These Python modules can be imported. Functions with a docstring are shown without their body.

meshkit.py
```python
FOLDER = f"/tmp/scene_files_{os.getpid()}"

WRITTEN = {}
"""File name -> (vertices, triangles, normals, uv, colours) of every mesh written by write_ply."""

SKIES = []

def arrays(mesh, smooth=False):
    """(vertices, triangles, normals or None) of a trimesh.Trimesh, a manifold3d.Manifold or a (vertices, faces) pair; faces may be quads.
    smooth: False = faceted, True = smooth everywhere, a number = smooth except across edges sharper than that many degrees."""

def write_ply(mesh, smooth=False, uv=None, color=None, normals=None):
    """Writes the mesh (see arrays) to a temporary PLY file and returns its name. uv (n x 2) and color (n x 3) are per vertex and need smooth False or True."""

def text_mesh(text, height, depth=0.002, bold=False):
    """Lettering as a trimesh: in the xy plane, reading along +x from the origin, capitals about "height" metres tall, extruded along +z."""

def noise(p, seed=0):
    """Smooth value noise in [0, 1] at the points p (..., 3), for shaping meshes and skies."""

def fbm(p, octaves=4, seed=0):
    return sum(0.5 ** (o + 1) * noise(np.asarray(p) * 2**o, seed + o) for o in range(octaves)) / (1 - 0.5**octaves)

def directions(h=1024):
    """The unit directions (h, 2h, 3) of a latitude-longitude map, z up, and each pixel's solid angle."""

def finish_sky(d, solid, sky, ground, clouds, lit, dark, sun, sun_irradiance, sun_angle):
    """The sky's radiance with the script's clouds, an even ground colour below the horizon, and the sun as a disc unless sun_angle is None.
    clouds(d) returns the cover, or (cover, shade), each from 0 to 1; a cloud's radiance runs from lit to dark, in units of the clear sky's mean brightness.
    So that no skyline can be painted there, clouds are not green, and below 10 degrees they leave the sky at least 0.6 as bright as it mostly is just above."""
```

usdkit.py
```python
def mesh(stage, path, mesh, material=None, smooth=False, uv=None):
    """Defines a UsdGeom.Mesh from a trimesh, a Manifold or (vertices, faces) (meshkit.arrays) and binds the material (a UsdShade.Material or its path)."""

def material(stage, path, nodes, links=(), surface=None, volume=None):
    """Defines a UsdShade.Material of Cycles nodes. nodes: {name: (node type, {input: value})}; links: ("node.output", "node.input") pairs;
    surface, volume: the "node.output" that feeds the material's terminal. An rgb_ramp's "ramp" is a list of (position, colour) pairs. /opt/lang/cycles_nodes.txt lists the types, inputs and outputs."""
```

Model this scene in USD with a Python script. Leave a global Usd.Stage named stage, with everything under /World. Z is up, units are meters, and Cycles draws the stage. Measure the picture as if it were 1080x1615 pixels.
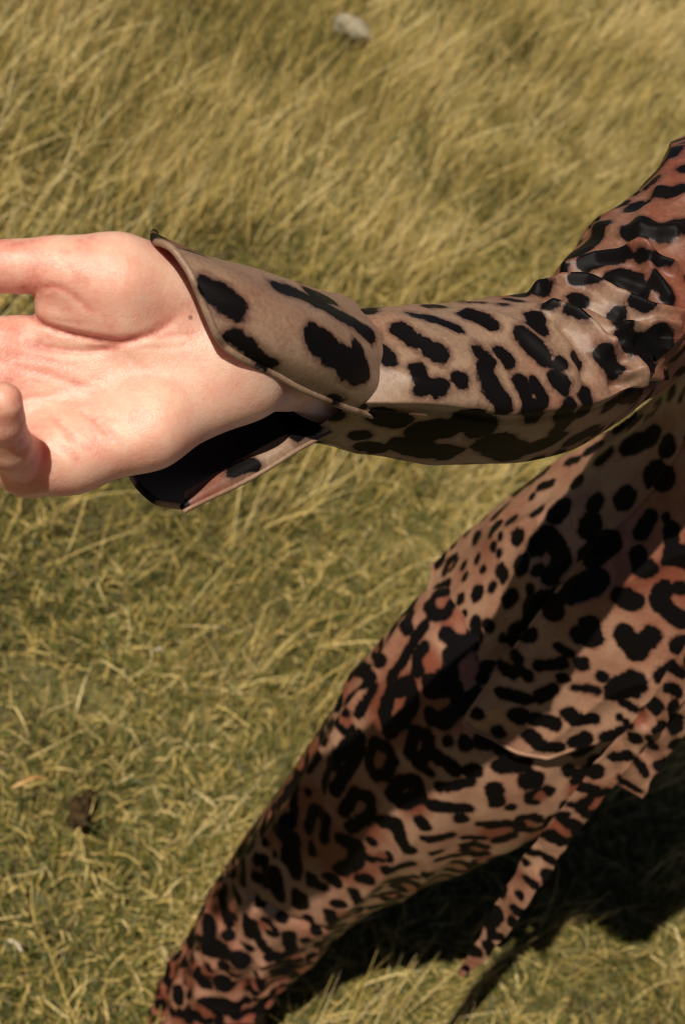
import math
import numpy as np
import trimesh
import usdkit
from pxr import Usd, UsdGeom, UsdLux, UsdShade, Sdf, Gf, Vt
from scipy.spatial import cKDTree
from scipy.interpolate import CubicSpline, PchipInterpolator

stage = Usd.Stage.CreateInMemory()
UsdGeom.SetStageUpAxis(stage, UsdGeom.Tokens.z)
UsdGeom.SetStageMetersPerUnit(stage, 1.0)
UsdGeom.Xform.Define(stage, '/World')
UsdGeom.Scope.Define(stage, '/World/Looks')
RNG = np.random.default_rng(7)

# ------------------------------------------------------------------ camera
EYE = np.array([0.0, 0.0, 1.63])
PITCH, ROLL, FPX = math.radians(40.0), math.radians(30.0), 2249.0     # the photograph is 1080 x 1615
FWD = np.array([0, math.cos(PITCH), -math.sin(PITCH)])
UP0 = np.array([0, math.sin(PITCH), math.cos(PITCH)])
RT0 = np.array([1.0, 0, 0])
CX = math.cos(ROLL) * RT0 + math.sin(ROLL) * UP0
CY = -math.sin(ROLL) * RT0 + math.cos(ROLL) * UP0
cam = UsdGeom.Camera.Define(stage, '/World/camera')
cam.CreateHorizontalApertureAttr(24.0)
cam.CreateVerticalApertureAttr(24.0 * 1024 / 684)
cam.CreateFocalLengthAttr(24.0 * FPX / 1080)
cam.CreateFStopAttr(13.5)
cam.CreateFocusDistanceAttr(0.66)
cam.CreateClippingRangeAttr(Gf.Vec2f(0.05, 2000.0))
cam.CreateExposureAttr(0.5)
UsdGeom.Xformable(cam).AddTransformOp().Set(Gf.Matrix4d(*CX, 0, *CY, 0, *(-FWD), 0, *EYE, 1))


def P(px, py, d):
    """The point seen at (px, py) of the photograph at the depth d."""
    px, py, d = (np.asarray(q, float)[..., None] for q in np.broadcast_arrays(px, py, d))
    return EYE + d * (FWD + (px - 540) / FPX * CX - (py - 807.5) / FPX * CY)


def PY(px, py, y):
    """... on the upright plane at world y."""
    r = P(px, py, 1.0) - EYE
    return EYE + r * (np.asarray(y, float)[..., None] / r[..., 1:2])


def PZ(px, py, z):
    r = P(px, py, 1.0) - EYE
    return EYE + r * ((z - EYE[2]) / r[..., 2:3])


def pix(v):
    r = np.asarray(v, float) - EYE
    d = r @ FWD
    return np.stack([540 + FPX * (r @ CX) / d, 807.5 - FPX * (r @ CY) / d], -1), d


# ------------------------------------------------------------------ sun and sky
SUN = np.array([-0.52, -1.0, 1.76])
SUN /= np.linalg.norm(SUN)
SKY_STRENGTH, SUN_INTENSITY = 0.05, 1.25
sun = UsdLux.DistantLight.Define(stage, '/World/sun')
sun.CreateIntensityAttr(SUN_INTENSITY)
sun.CreateNormalizeAttr(True)
sun.CreateAngleAttr(0.5)
sun.CreateColorAttr(Gf.Vec3f(1.0, 0.93, 0.82))
zx = np.cross([0, 1, 0], SUN); zx /= np.linalg.norm(zx)
zy = np.cross(SUN, zx)
UsdGeom.Xformable(sun).AddTransformOp().Set(Gf.Matrix4d(*zx, 0, *zy, 0, *SUN, 0, 0, 0, 20, 1))
usdkit.material(stage, '/World/Looks/sky_look', {
    'sky': ('sky_texture', {'sky_type': 'single_scattering', 'sun_disc': False, 'air_density': 0.25, 'aerosol_density': 0.06, 'sun_elevation': math.asin(SUN[2]), 'sun_rotation': math.atan2(SUN[0], SUN[1])}),
    'bg': ('background_shader', {'strength': SKY_STRENGTH})}, [('sky.color', 'bg.color')], surface='bg.background')
dome = UsdLux.DomeLight.Define(stage, '/World/sky')
UsdShade.MaterialBindingAPI.Apply(dome.GetPrim()).Bind(UsdShade.Material.Get(stage, '/World/Looks/sky_look'))


# ------------------------------------------------------------------ helpers
def tag(prim, label=None, category=None, group=None, kind=None):
    p = prim.GetPrim()
    for k, v in (('label', label), ('category', category), ('group', group), ('kind', kind)):
        if v:
            p.SetCustomDataByKey(k, v)
    return prim


def put(path, mesh, mat, smooth=True, prim_floats=None):
    m = usdkit.mesh(stage, path, mesh, '/World/Looks/' + mat, smooth=smooth)
    for k, v in (prim_floats or {}).items():
        UsdGeom.PrimvarsAPI(m).CreatePrimvar(k, Sdf.ValueTypeNames.FloatArray, 'vertex').Set(Vt.FloatArray.FromNumpy(np.asarray(v, np.float32)))
    return m


def vnoise(p, seed=0, octaves=3):
    import meshkit
    return meshkit.fbm(p, octaves, seed) * 2 - 1


def normals(v, f):
    n = np.zeros_like(v)
    fn = np.cross(v[f[:, 1]] - v[f[:, 0]], v[f[:, 2]] - v[f[:, 0]])
    for k in range(3):
        np.add.at(n, f[:, k], fn)
    return n / np.maximum(np.linalg.norm(n, axis=1, keepdims=True), 1e-12)


def grid_faces(n, m, closed):
    """Quads of an n x m grid of points as triangles; closed joins the last column to the first."""
    i, j = np.meshgrid(np.arange(n - 1), np.arange(m if closed else m - 1), indexing='ij')
    a, b = i * m + j, i * m + (j + 1) % m
    q = np.stack([a, b, b + m, a + m], -1).reshape(-1, 4)
    return np.vstack([q[:, [0, 1, 2]], q[:, [0, 2, 3]]])


def seg_dist(p, a, b):
    ab = b - a
    t = np.clip(((p - a) @ ab) / max(ab @ ab, 1e-12), 0, 1)
    return np.linalg.norm(p - a - t[:, None] * ab, axis=1)


def surface_nets(f, lo, hi, h):
    """The zero surface of f (vectorised, negative inside) on a grid of step h."""
    n = [int(math.ceil((b - a) / h)) + 1 for a, b in zip(lo, hi)]
    ax = [a + h * np.arange(k) for a, k in zip(lo, n)]
    k4 = 4                                                           # first on a coarse grid, then finely near the surface only
    cx = [a[::k4] for a in ax]
    coarse = f(np.stack(np.meshgrid(*cx, indexing='ij'), -1).reshape(-1, 3)).reshape([len(a) for a in cx])
    near = [np.minimum((np.arange(m) + k4 // 2) // k4, len(a) - 1) for m, a in zip(n, cx)]
    val = coarse[np.ix_(*near)]
    act = np.argwhere(np.abs(val) < k4 * h * 1.1 + 0.004)
    pa = np.stack([ax[q][act[:, q]] for q in range(3)], 1)
    val[tuple(act.T)] = np.concatenate([f(pa[i:i + 400000]) for i in range(0, len(pa), 400000)])
    ins = val < 0
    c = np.array([(a, b, d) for a in (0, 1) for b in (0, 1) for d in (0, 1)])
    sub = lambda arr, o: arr[o[0]:n[0] - 1 + o[0], o[1]:n[1] - 1 + o[1], o[2]:n[2] - 1 + o[2]]
    cnt = sum(sub(ins, o).astype(int) for o in c)
    cells = np.argwhere((cnt > 0) & (cnt < 8))
    ids = -np.ones([k - 1 for k in n], int)
    ids[tuple(cells.T)] = np.arange(len(cells))
    acc, num = np.zeros((len(cells), 3)), np.zeros(len(cells))
    cv = np.stack([val[tuple((cells + o).T)] for o in c], 1)
    for a in range(8):
        for b in range(a + 1, 8):
            if np.abs(c[a] - c[b]).sum() == 1:
                va, vb = cv[:, a], cv[:, b]
                cr = (va < 0) != (vb < 0)
                t = np.where(cr, va / np.where(cr, va - vb, 1), 0)
                acc += cr[:, None] * (c[a] + t[:, None] * (c[b] - c[a]))
                num += cr
    v = np.array(lo) + h * (cells + acc / num[:, None])
    faces = []
    for k in range(3):
        d = np.eye(3, dtype=int)[k]
        u, w = np.eye(3, dtype=int)[(k + 1) % 3], np.eye(3, dtype=int)[(k + 2) % 3]
        s0 = ins[tuple(slice(0, n[q] - d[q]) for q in range(3))]
        s1 = ins[tuple(slice(d[q], n[q]) for q in range(3))]
        e = np.argwhere(s0 != s1)
        e = e[(e @ u > 0) & (e @ w > 0) & (e @ u < n[(k + 1) % 3] - 1) & (e @ w < n[(k + 2) % 3] - 1)]
        flip = ~s0[tuple(e.T)]
        q = np.stack([ids[tuple((e - u - w).T)], ids[tuple((e - w).T)], ids[tuple(e.T)], ids[tuple((e - u).T)]], 1)
        q[flip] = q[flip][:, ::-1]
        q = q[(q >= 0).all(1)]
        faces += [q[:, [0, 1, 2]], q[:, [0, 2, 3]]]
    return v, np.vstack(faces)


def cone_sdf(p, a, b, ra, rb):
    ab = b - a
    t = np.clip(((p - a) @ ab) / max(ab @ ab, 1e-12), 0, 1)
    return np.linalg.norm(p - a - t[:, None] * ab, axis=1) - (ra + (rb - ra) * t)


def smin(a, b, k):
    h = np.clip(0.5 + 0.5 * (b - a) / k, 0, 1)
    return b + (a - b) * h - k * h * (1 - h)


# ------------------------------------------------------------------ materials
def mat(name, nodes, links, surface='p.BSDF'):
    return usdkit.material(stage, '/World/Looks/' + name, nodes, links, surface=surface)


def grass_look(name, ramp, trans=0.2, dark=0.55):
    mat(name, {
        't': ('attribute', {'attribute': 'tone'}),
        'g': ('geometry', {}), 'sx': ('separate_xyz', {}), 'gx': ('math', {'math_type': 'multiply_add', 'value2': 0.06, 'value3': -0.02}), 'a2': ('math', {'math_type': 'add'}),
        'n': ('noise_texture', {'scale': 1.3, 'detail': 3.0}),
        'mr': ('map_range', {'from_min': 0.3, 'from_max': 0.7, 'to_min': -0.22, 'to_max': 0.22, 'clamp': True}),
        'a': ('math', {'math_type': 'add'}),
        'r': ('rgb_ramp', {'ramp': ramp}),
        'd': ('principled_bsdf', {'roughness': 0.55, 'specular_ior_level': 0.3}),
        'tr': ('translucent_bsdf', {}),
        'm': ('mix_closure', {'fac': trans})},
        [('g.position', 'n.vector'), ('n.fac', 'mr.value'), ('t.fac', 'a.value1'), ('mr.result', 'a.value2'), ('g.position', 'sx.vector'), ('sx.x', 'gx.value1'), ('a.value', 'a2.value1'), ('gx.value', 'a2.value2'), ('a2.value', 'r.fac'),
         ('r.color', 'd.base_color'), ('r.color', 'tr.color'), ('d.BSDF', 'm.closure1'), ('tr.BSDF', 'm.closure2')], surface='m.closure')


grass_look('grass_look', [(0.0, (0.10, 0.068, 0.028)), (0.12, (0.038, 0.052, 0.011)), (0.32, (0.095, 0.105, 0.018)), (0.5, (0.265, 0.195, 0.045)), (0.75, (0.54, 0.385, 0.12)), (1.0, (0.68, 0.54, 0.27))])
mat('soil_look', {
    'g': ('geometry', {}), 'n': ('noise_texture', {'scale': 9.0, 'detail': 8.0, 'roughness': 0.7}),
    'n2': ('noise_texture', {'scale': 160.0, 'detail': 4.0, 'roughness': 0.7}),
    'r': ('rgb_ramp', {'ramp': [(0.3, (0.055, 0.05, 0.018)), (0.5, (0.13, 0.11, 0.04)), (0.7, (0.20, 0.16, 0.06))]}),
    'b': ('bump', {'strength': 0.8, 'distance': 0.01}),
    'p': ('principled_bsdf', {'roughness': 0.95, 'specular_ior_level': 0.1})},
    [('g.position', 'n.vector'), ('g.position', 'n2.vector'), ('n.fac', 'r.fac'), ('r.color', 'p.base_color'), ('n2.fac', 'b.height'), ('b.normal', 'p.normal')])


def fabric_look(name, tan, rust, weave, edge=0.0028, rough=0.43, sheen=0.0, amp=0.0022, scale=110.0):
    """A leopard print: primvar spot = metres to the nearest black spot's rim, primvar rust = how brown the ground is."""
    mat(name, {
        's': ('attribute', {'attribute': 'spot'}), 'ru': ('attribute', {'attribute': 'rust'}),
        'g': ('geometry', {}),
        'n1': ('noise_texture', {'scale': scale, 'detail': 4.0, 'roughness': 0.65}),
        'n2': ('noise_texture', {'scale': 22.0, 'detail': 5.0, 'roughness': 0.6}),
        'n3': ('noise_texture', {'scale': 520.0, 'detail': 3.0, 'roughness': 0.7}),
        'wob': ('map_range', {'from_min': 0.25, 'from_max': 0.75, 'to_min': -amp, 'to_max': amp}),
        'sd': ('math', {'math_type': 'add'}),
        'black': ('map_range', {'range_type': 'smoothstep', 'from_min': 0.0, 'from_max': 0.0013, 'to_min': 1.0, 'to_max': 0.0, 'clamp': True}),
        'halo': ('map_range', {'range_type': 'smoothstep', 'from_min': 0.0, 'from_max': edge, 'to_min': 0.7, 'to_max': 0.0, 'clamp': True}),
        'rn': ('map_range', {'from_min': 0.3, 'from_max': 0.7, 'to_min': -0.46, 'to_max': 0.46, 'clamp': True}),
        'ra': ('math', {'math_type': 'add', 'use_clamp': True}),
        'base': ('mix', {'color1': tan, 'color2': rust}),
        'fine': ('map_range', {'from_min': 0.25, 'from_max': 0.75, 'to_min': 0.72, 'to_max': 1.28}),
        'bf': ('mix', {'mix_type': 'multiply', 'fac': 1.0}),
        'fc': ('combine_color', {}),
        'c2': ('mix', {'color2': (rust[0] * 0.28, rust[1] * 0.25, rust[2] * 0.3)}),
        'c3': ('mix', {'color2': (0.0035, 0.0028, 0.0028)}),
        'vec': ('mapping', {'scale': (1.0, 1.0, 1.0)}),
        'w': ('wave_texture', {'scale': weave, 'distortion': 0.6, 'detail': 1.0}),
        'hb': ('math', {'math_type': 'add'}),
        'sp': ('math', {'math_type': 'multiply_add', 'value2': -0.22, 'value3': 0.26}),
        'b': ('bump', {'strength': 0.15, 'distance': 0.0005}),
        'p': ('principled_bsdf', {'roughness': rough, 'sheen_weight': sheen, 'sheen_roughness': 0.4})},
        [('g.position', 'n1.vector'), ('g.position', 'n2.vector'), ('g.position', 'n3.vector'), ('g.position', 'w.vector'),
         ('n1.fac', 'wob.value'), ('s.fac', 'sd.value1'), ('wob.result', 'sd.value2'), ('sd.value', 'black.value'), ('sd.value', 'halo.value'),
         ('n2.fac', 'rn.value'), ('ru.fac', 'ra.value1'), ('rn.result', 'ra.value2'), ('ra.value', 'base.fac'),
         ('n3.fac', 'fine.value'), ('fine.result', 'fc.r'), ('fine.result', 'fc.g'), ('fine.result', 'fc.b'), ('base.color', 'bf.color1'), ('fc.color', 'bf.color2'),
         ('halo.result', 'c2.fac'), ('bf.color', 'c2.color1'), ('black.result', 'c3.fac'), ('c2.color', 'c3.color1'),
         ('w.fac', 'hb.value1'), ('n3.fac', 'hb.value2'), ('hb.value', 'b.height'), ('b.normal', 'p.normal'), ('black.result', 'sp.value1'), ('sp.value', 'p.specular_ior_level'), ('c3.color', 'p.base_color')])


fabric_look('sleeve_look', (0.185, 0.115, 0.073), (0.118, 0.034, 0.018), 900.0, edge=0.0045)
fabric_look('trouser_look', (0.245, 0.135, 0.083), (0.130, 0.036, 0.019), 300.0, edge=0.004)
MOLE = P(299.5, 501, 0.548)
mat('skin_look', {
    'red': ('attribute', {'attribute': 'red'}), 'g': ('geometry', {}),
    'n1': ('noise_texture', {'scale': 70.0, 'detail': 4.0, 'roughness': 0.6}),
    'n2': ('noise_texture', {'scale': 420.0, 'detail': 4.0, 'roughness': 0.65}),
    'n3': ('noise_texture', {'scale': 1300.0, 'detail': 2.0}),
    'mr': ('map_range', {'from_min': 0.32, 'from_max': 0.68, 'to_min': -0.28, 'to_max': 0.28, 'clamp': True}),
    'mr2': ('map_range', {'from_min': 0.3, 'from_max': 0.7, 'to_min': -0.12, 'to_max': 0.12, 'clamp': True}),
    'a': ('math', {'math_type': 'add'}), 'a2': ('math', {'math_type': 'add', 'use_clamp': True}),
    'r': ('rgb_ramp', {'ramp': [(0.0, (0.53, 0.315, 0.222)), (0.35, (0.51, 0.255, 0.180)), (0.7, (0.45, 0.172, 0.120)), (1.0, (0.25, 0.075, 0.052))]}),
    'md': ('vector_math', {'math_type': 'distance', 'vector2': tuple(MOLE)}),
    'mm': ('map_range', {'from_min': 0.0007, 'from_max': 0.0012, 'to_min': 0.75, 'to_max': 0.0, 'clamp': True}),
    'c': ('mix', {'color2': (0.16, 0.06, 0.04)}),
    'v1': ('voronoi_texture', {'feature': 'distance_to_edge', 'scale': 210.0}), 'v2': ('voronoi_texture', {'feature': 'distance_to_edge', 'scale': 620.0}),
    'l1': ('map_range', {'from_min': 0.0, 'from_max': 0.10, 'to_min': 0.0, 'to_max': 1.0, 'clamp': True}),
    'l2': ('map_range', {'from_min': 0.0, 'from_max': 0.2, 'to_min': 0.0, 'to_max': 0.5, 'clamp': True}),
    'wn': ('noise_texture', {'scale': 90.0, 'detail': 3.0}), 'wv': ('mix', {'mix_type': 'linear_light', 'fac': 0.012}),
    'h0': ('math', {'math_type': 'add'}), 'h1': ('math', {'math_type': 'add'}), 'lr': ('math', {'math_type': 'multiply_add', 'value2': -0.05, 'value3': 0.05}), 'a3': ('math', {'math_type': 'add', 'use_clamp': True}),
    'h': ('math', {'math_type': 'add'}),
    'b': ('bump', {'strength': 0.16, 'distance': 0.0008}),
    'p': ('principled_bsdf', {'roughness': 0.48, 'specular_ior_level': 0.42, 'subsurface_weight': 0.35, 'subsurface_scale': 0.004, 'subsurface_radius': (1.0, 0.35, 0.2)})},
    [('g.position', 'n1.vector'), ('g.position', 'n2.vector'), ('g.position', 'n3.vector'), ('g.position', 'md.vector1'),
     ('n1.fac', 'mr.value'), ('n2.fac', 'mr2.value'), ('red.fac', 'a.value1'), ('mr.result', 'a.value2'), ('a.value', 'a2.value1'), ('mr2.result', 'a2.value2'),
     ('a2.value', 'a3.value1'), ('l1.result', 'lr.value1'), ('lr.value', 'a3.value2'), ('a3.value', 'r.fac'), ('g.position', 'wn.vector'), ('g.position', 'wv.color1'), ('wn.color', 'wv.color2'), ('wv.color', 'v1.vector'), ('wv.color', 'v2.vector'), ('v1.distance', 'l1.value'), ('v2.distance', 'l2.value'), ('md.value', 'mm.value'), ('mm.result', 'c.fac'), ('r.color', 'c.color1'), ('c.color', 'p.base_color'),
     ('n2.fac', 'h0.value1'), ('n3.fac', 'h0.value2'), ('l1.result', 'h1.value1'), ('l2.result', 'h1.value2'), ('h0.value', 'h.value1'), ('h1.value', 'h.value2'), ('h.value', 'b.height'), ('b.normal', 'p.normal')])
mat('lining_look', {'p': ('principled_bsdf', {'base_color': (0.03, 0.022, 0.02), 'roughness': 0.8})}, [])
mat('eye_look', {'p': ('principled_bsdf', {'base_color': (0.72, 0.68, 0.64), 'roughness': 0.2})}, [])
mat('shoe_look', {'p': ('principled_bsdf', {'base_color': (0.02, 0.014, 0.012), 'roughness': 0.4})}, [])
mat('hair_look', {'p': ('principled_bsdf', {'base_color': (0.05, 0.028, 0.015), 'roughness': 0.5})}, [])
mat('earth_look', {'g': ('geometry', {}), 'n': ('noise_texture', {'scale': 120.0, 'detail': 6.0}),
    'r': ('rgb_ramp', {'ramp': [(0.3, (0.010, 0.006, 0.003)), (0.7, (0.05, 0.03, 0.012))]}), 'p': ('principled_bsdf', {'roughness': 0.95, 'specular_ior_level': 0.1})},
    [('g.position', 'n.vector'), ('n.fac', 'r.fac'), ('r.color', 'p.base_color')])
for nm, c0, c1 in (('dry_leaf_look', (0.26, 0.14, 0.045), (0.46, 0.28, 0.10)), ('pale_leaf_look', (0.34, 0.28, 0.18), (0.50, 0.43, 0.31))):
    mat(nm, {'g': ('geometry', {}), 'n': ('noise_texture', {'scale': 150.0, 'detail': 5.0}), 'r': ('rgb_ramp', {'ramp': [(0.3, c0), (0.7, c1)]}), 'p': ('principled_bsdf', {'roughness': 0.7})},
        [('g.position', 'n.vector'), ('n.fac', 'r.fac'), ('r.color', 'p.base_color')])
mat('stone_look', {'g': ('geometry', {}), 'n': ('noise_texture', {'scale': 60.0, 'detail': 6.0}),
    'r': ('rgb_ramp', {'ramp': [(0.3, (0.14, 0.118, 0.075)), (0.7, (0.27, 0.225, 0.15))]}), 'p': ('principled_bsdf', {'roughness': 0.9})},
    [('g.position', 'n.vector'), ('n.fac', 'r.fac'), ('r.color', 'p.base_color')])

# ------------------------------------------------------------------ ground
S = 300.0
fine_x, fine_y = np.arange(-6, 8.01, 0.1), np.arange(-3, 11.01, 0.1)
gx = np.concatenate([[-S, -60, -20, -10], fine_x, [12, 24, 60, S]])
gy = np.concatenate([[-S, -60, -20, -8], fine_y, [16, 30, 80, S]])


def ground_z(x, y):
    p = np.stack([x * 1.4, y * 1.4, np.zeros_like(x)], -1)
    fade = np.clip(1.4 - np.hypot(x - 0.5, y - 2) / 8, 0, 1)
    return (vnoise(p, 3, 3) * 0.035 - 0.02) * fade


GX, GY = np.meshgrid(gx, gy, indexing='ij')
gv = np.stack([GX, GY, ground_z(GX, GY)], -1).reshape(-1, 3)
g = put('/World/ground', (gv, grid_faces(len(gx), len(gy), False)[:, ::-1]), 'soil_look')
tag(g, 'dry earth of the meadow under the grass', 'ground', kind='structure')


# ------------------------------------------------------------------ grass
def blades(n, rad, length, width, e0, droop, az_c, az_s, tone, seed, segs=4, kink=0.0):
    r = np.random.default_rng(seed)
    rr, ph = rad * np.sqrt(r.random(n)), r.random(n) * 2 * np.pi
    base = np.stack([rr * np.cos(ph), rr * np.sin(ph), -0.012 * np.ones(n)], 1)
    L = r.uniform(*length, n)
    W = r.uniform(*width, n)
    el = np.radians(r.uniform(*e0, n))
    dr = np.radians(r.uniform(*droop, n)) / segs
    az = az_c + r.normal(0, az_s, n)
    curl = r.normal(0, 0.10, n)
    p, pts, sides = base.copy(), [], []
    roll = r.uniform(-0.9, 0.9, n)
    for k in range(segs + 1):
        d = np.stack([np.cos(el) * np.cos(az), np.cos(el) * np.sin(az), np.sin(el)], 1)
        h = np.stack([-np.sin(az), np.cos(az), 0 * az], 1)
        u = np.cross(d, h)
        side = np.cos(roll)[:, None] * h + np.sin(roll)[:, None] * u
        t = k / segs
        wd = W * (0.75 + 0.5 * t if t < 0.4 else 0.95 * (1 - t) / 0.6 + 0.06)
        pts.append(p.copy()); sides.append(side * wd[:, None] / 2)
        p = p + d * (L / segs)[:, None]
        el = el - dr
        az = az + curl + (r.normal(0, kink, n) if kink else 0)
        low = p[:, 2] < 0.004
        p[low, 2] = 0.004 + 0.01 * r.random(low.sum())
        el = np.where(low, np.abs(el) * 0.4, el)
    pts, sides = np.stack(pts, 1), np.stack(sides, 1)
    v = np.stack([pts - sides, pts + sides], 2).reshape(-1, 3)
    m = 2 * (segs + 1)
    q = np.array([[2 * k, 2 * k + 1, 2 * k + 3, 2 * k + 2] for k in range(segs)])
    f = (np.arange(n)[:, None, None] * m + q[None]).reshape(-1, 4)
    f = np.vstack([f[:, [0, 1, 2]], f[:, [0, 2, 3]]])
    tn = np.clip(tone(r, n), 0, 1)
    return v, f, np.repeat(tn, m)


def join(parts):
    vs, fs, ts, o = [], [], [], 0
    for v, f, t in parts:
        vs.append(v); fs.append(f + o); ts.append(t); o += len(v)
    return np.vstack(vs), np.vstack(fs), np.concatenate(ts)


def scatter(name, protos, pos, yaw, scale, tilt, index, label):
    pi = UsdGeom.PointInstancer.Define(stage, '/World/' + name)
    rel = pi.CreatePrototypesRel()
    for k, (v, f, t) in enumerate(protos):
        path = f'/World/{name}/tuft' + (f'_{k:03d}' if k else '')
        put(path, (v, f), 'grass_look', smooth=False, prim_floats={'tone': t})
        rel.AddTarget(path)
    n = len(pos)
    cy, sy = np.cos(yaw / 2), np.sin(yaw / 2)
    q = np.stack([cy, tilt[:, 0], tilt[:, 1], sy], 1)
    q /= np.linalg.norm(q, axis=1, keepdims=True)
    pi.CreatePositionsAttr(Vt.Vec3fArray.FromNumpy(pos.astype(np.float32)))
    pi.CreateOrientationsAttr(Vt.QuathArray([Gf.Quath(float(a), float(b), float(c), float(d)) for a, b, c, d in q]))
    pi.CreateScalesAttr(Vt.Vec3fArray.FromNumpy(np.repeat(scale[:, None], 3, 1).astype(np.float32)))
    pi.CreateProtoIndicesAttr(Vt.IntArray.FromNumpy(index.astype(np.int32)))
    tag(pi, label, 'grass', kind='stuff')


def place(n, x0, x1, y0, y1, keep=None, seed=1):
    r = np.random.default_rng(seed)
    x, y = r.uniform(x0, x1, n), r.uniform(y0, y1, n)
    if keep is not None:
        k = r.random(n) < keep(x, y)
        x, y = x[k], y[k]
    return np.stack([x, y, ground_z(x, y)], 1), r


def far_part(x, y):          # 0 where the turf is short, 1 where the grass stands tall
    return 1 / (1 + np.exp(-((y - 1.75) + 0.25 * x) * 3.0))


STRAW = lambda lo, hi: (lambda r, n: r.uniform(lo, hi, n))
mixed = lambda r, n: np.where(r.random(n) < 0.38, r.uniform(0.10, 0.42, n), np.where(r.random(n) < 0.22, r.uniform(0, .06, n), r.uniform(0.42, 0.88, n)))
turf = [join([blades(250, 0.13, (0.014, 0.050), (0.0010, 0.0024), (0, 50), (-10, 60), 0, 9, mixed, 10 + k, segs=3, kink=0.3),
              blades(130, 0.13, (0.012, 0.042), (0.0011, 0.0024), (20, 88), (0, 50), 0, 9, STRAW(0.10, 0.42), 40 + k, segs=3, kink=0.15),
              blades(6, 0.13, (0.05, 0.10), (0.0012, 0.0022), (5, 45), (10, 60), 0, 9, STRAW(0.7, 1.0), 70 + k, kink=0.25)]) for k in range(12)]
pos, r = place(4700, -1.9, 2.7, 0.25, 6.3, seed=2)
n = len(pos)
scatter('meadow_turf', turf, pos, r.uniform(0, 2 * np.pi, n), r.uniform(0.75, 1.3, n), r.normal(0, 0.06, (n, 2)), r.integers(0, 12, n), 'short matted turf of green and dry grass blades covering the ground')
tall = [join([blades(56, 0.10, (0.07, 0.25), (0.0010, 0.0023), (55, 90), (0, 42), 0.35, 1.5, STRAW(0.50, 1.0), 100 + k, segs=4, kink=0.06),
              blades(44, 0.11, (0.05, 0.14), (0.0011, 0.0026), (45, 90), (0, 50), 0.5, 9, STRAW(0.12, 0.55), 130 + k, segs=3, kink=0.1)]) for k in range(10)]
pos, r = place(4600, -2.0, 2.9, 0.4, 6.6, keep=lambda x, y: 0.03 + 0.62 * far_part(x, y), seed=3)
n = len(pos)
scatter('tall_dry_grass', tall, pos, r.normal(0, 0.9, n), r.uniform(0.6, 1.15, n), r.normal(0, 0.04, (n, 2)), r.integers(0, 10, n), 'tall straw coloured grass leaning over in the upper meadow')
stems = [blades(7, 0.16, (0.09, 0.22), (0.0011, 0.0021), (12, 60), (5, 60), 0.6, 1.4, STRAW(0.72, 1.0), 160 + k, segs=5, kink=0.1) for k in range(8)]
pos, r = place(1100, -1.8, 2.6, 0.2, 5.0, keep=lambda x, y: 0.10 + 0.5 * far_part(x, y + .1), seed=4)
n = len(pos)
scatter('bent_straw_stems', stems, pos, r.normal(0, 0.9, n), r.uniform(0.7, 1.2, n), r.normal(0, 0.05, (n, 2)), r.integers(0, 8, n), 'long pale bent straw stems lying over the turf')


def lump(seed, size, rough, sub=3):
    m = trimesh.creation.icosphere(sub, 1.0)
    p = np.array(m.vertices)
    p = p * (1 + rough * vnoise(p * 1.6, seed, 4))[:, None] * np.array(size)
    return p, np.array(m.faces)


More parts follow.
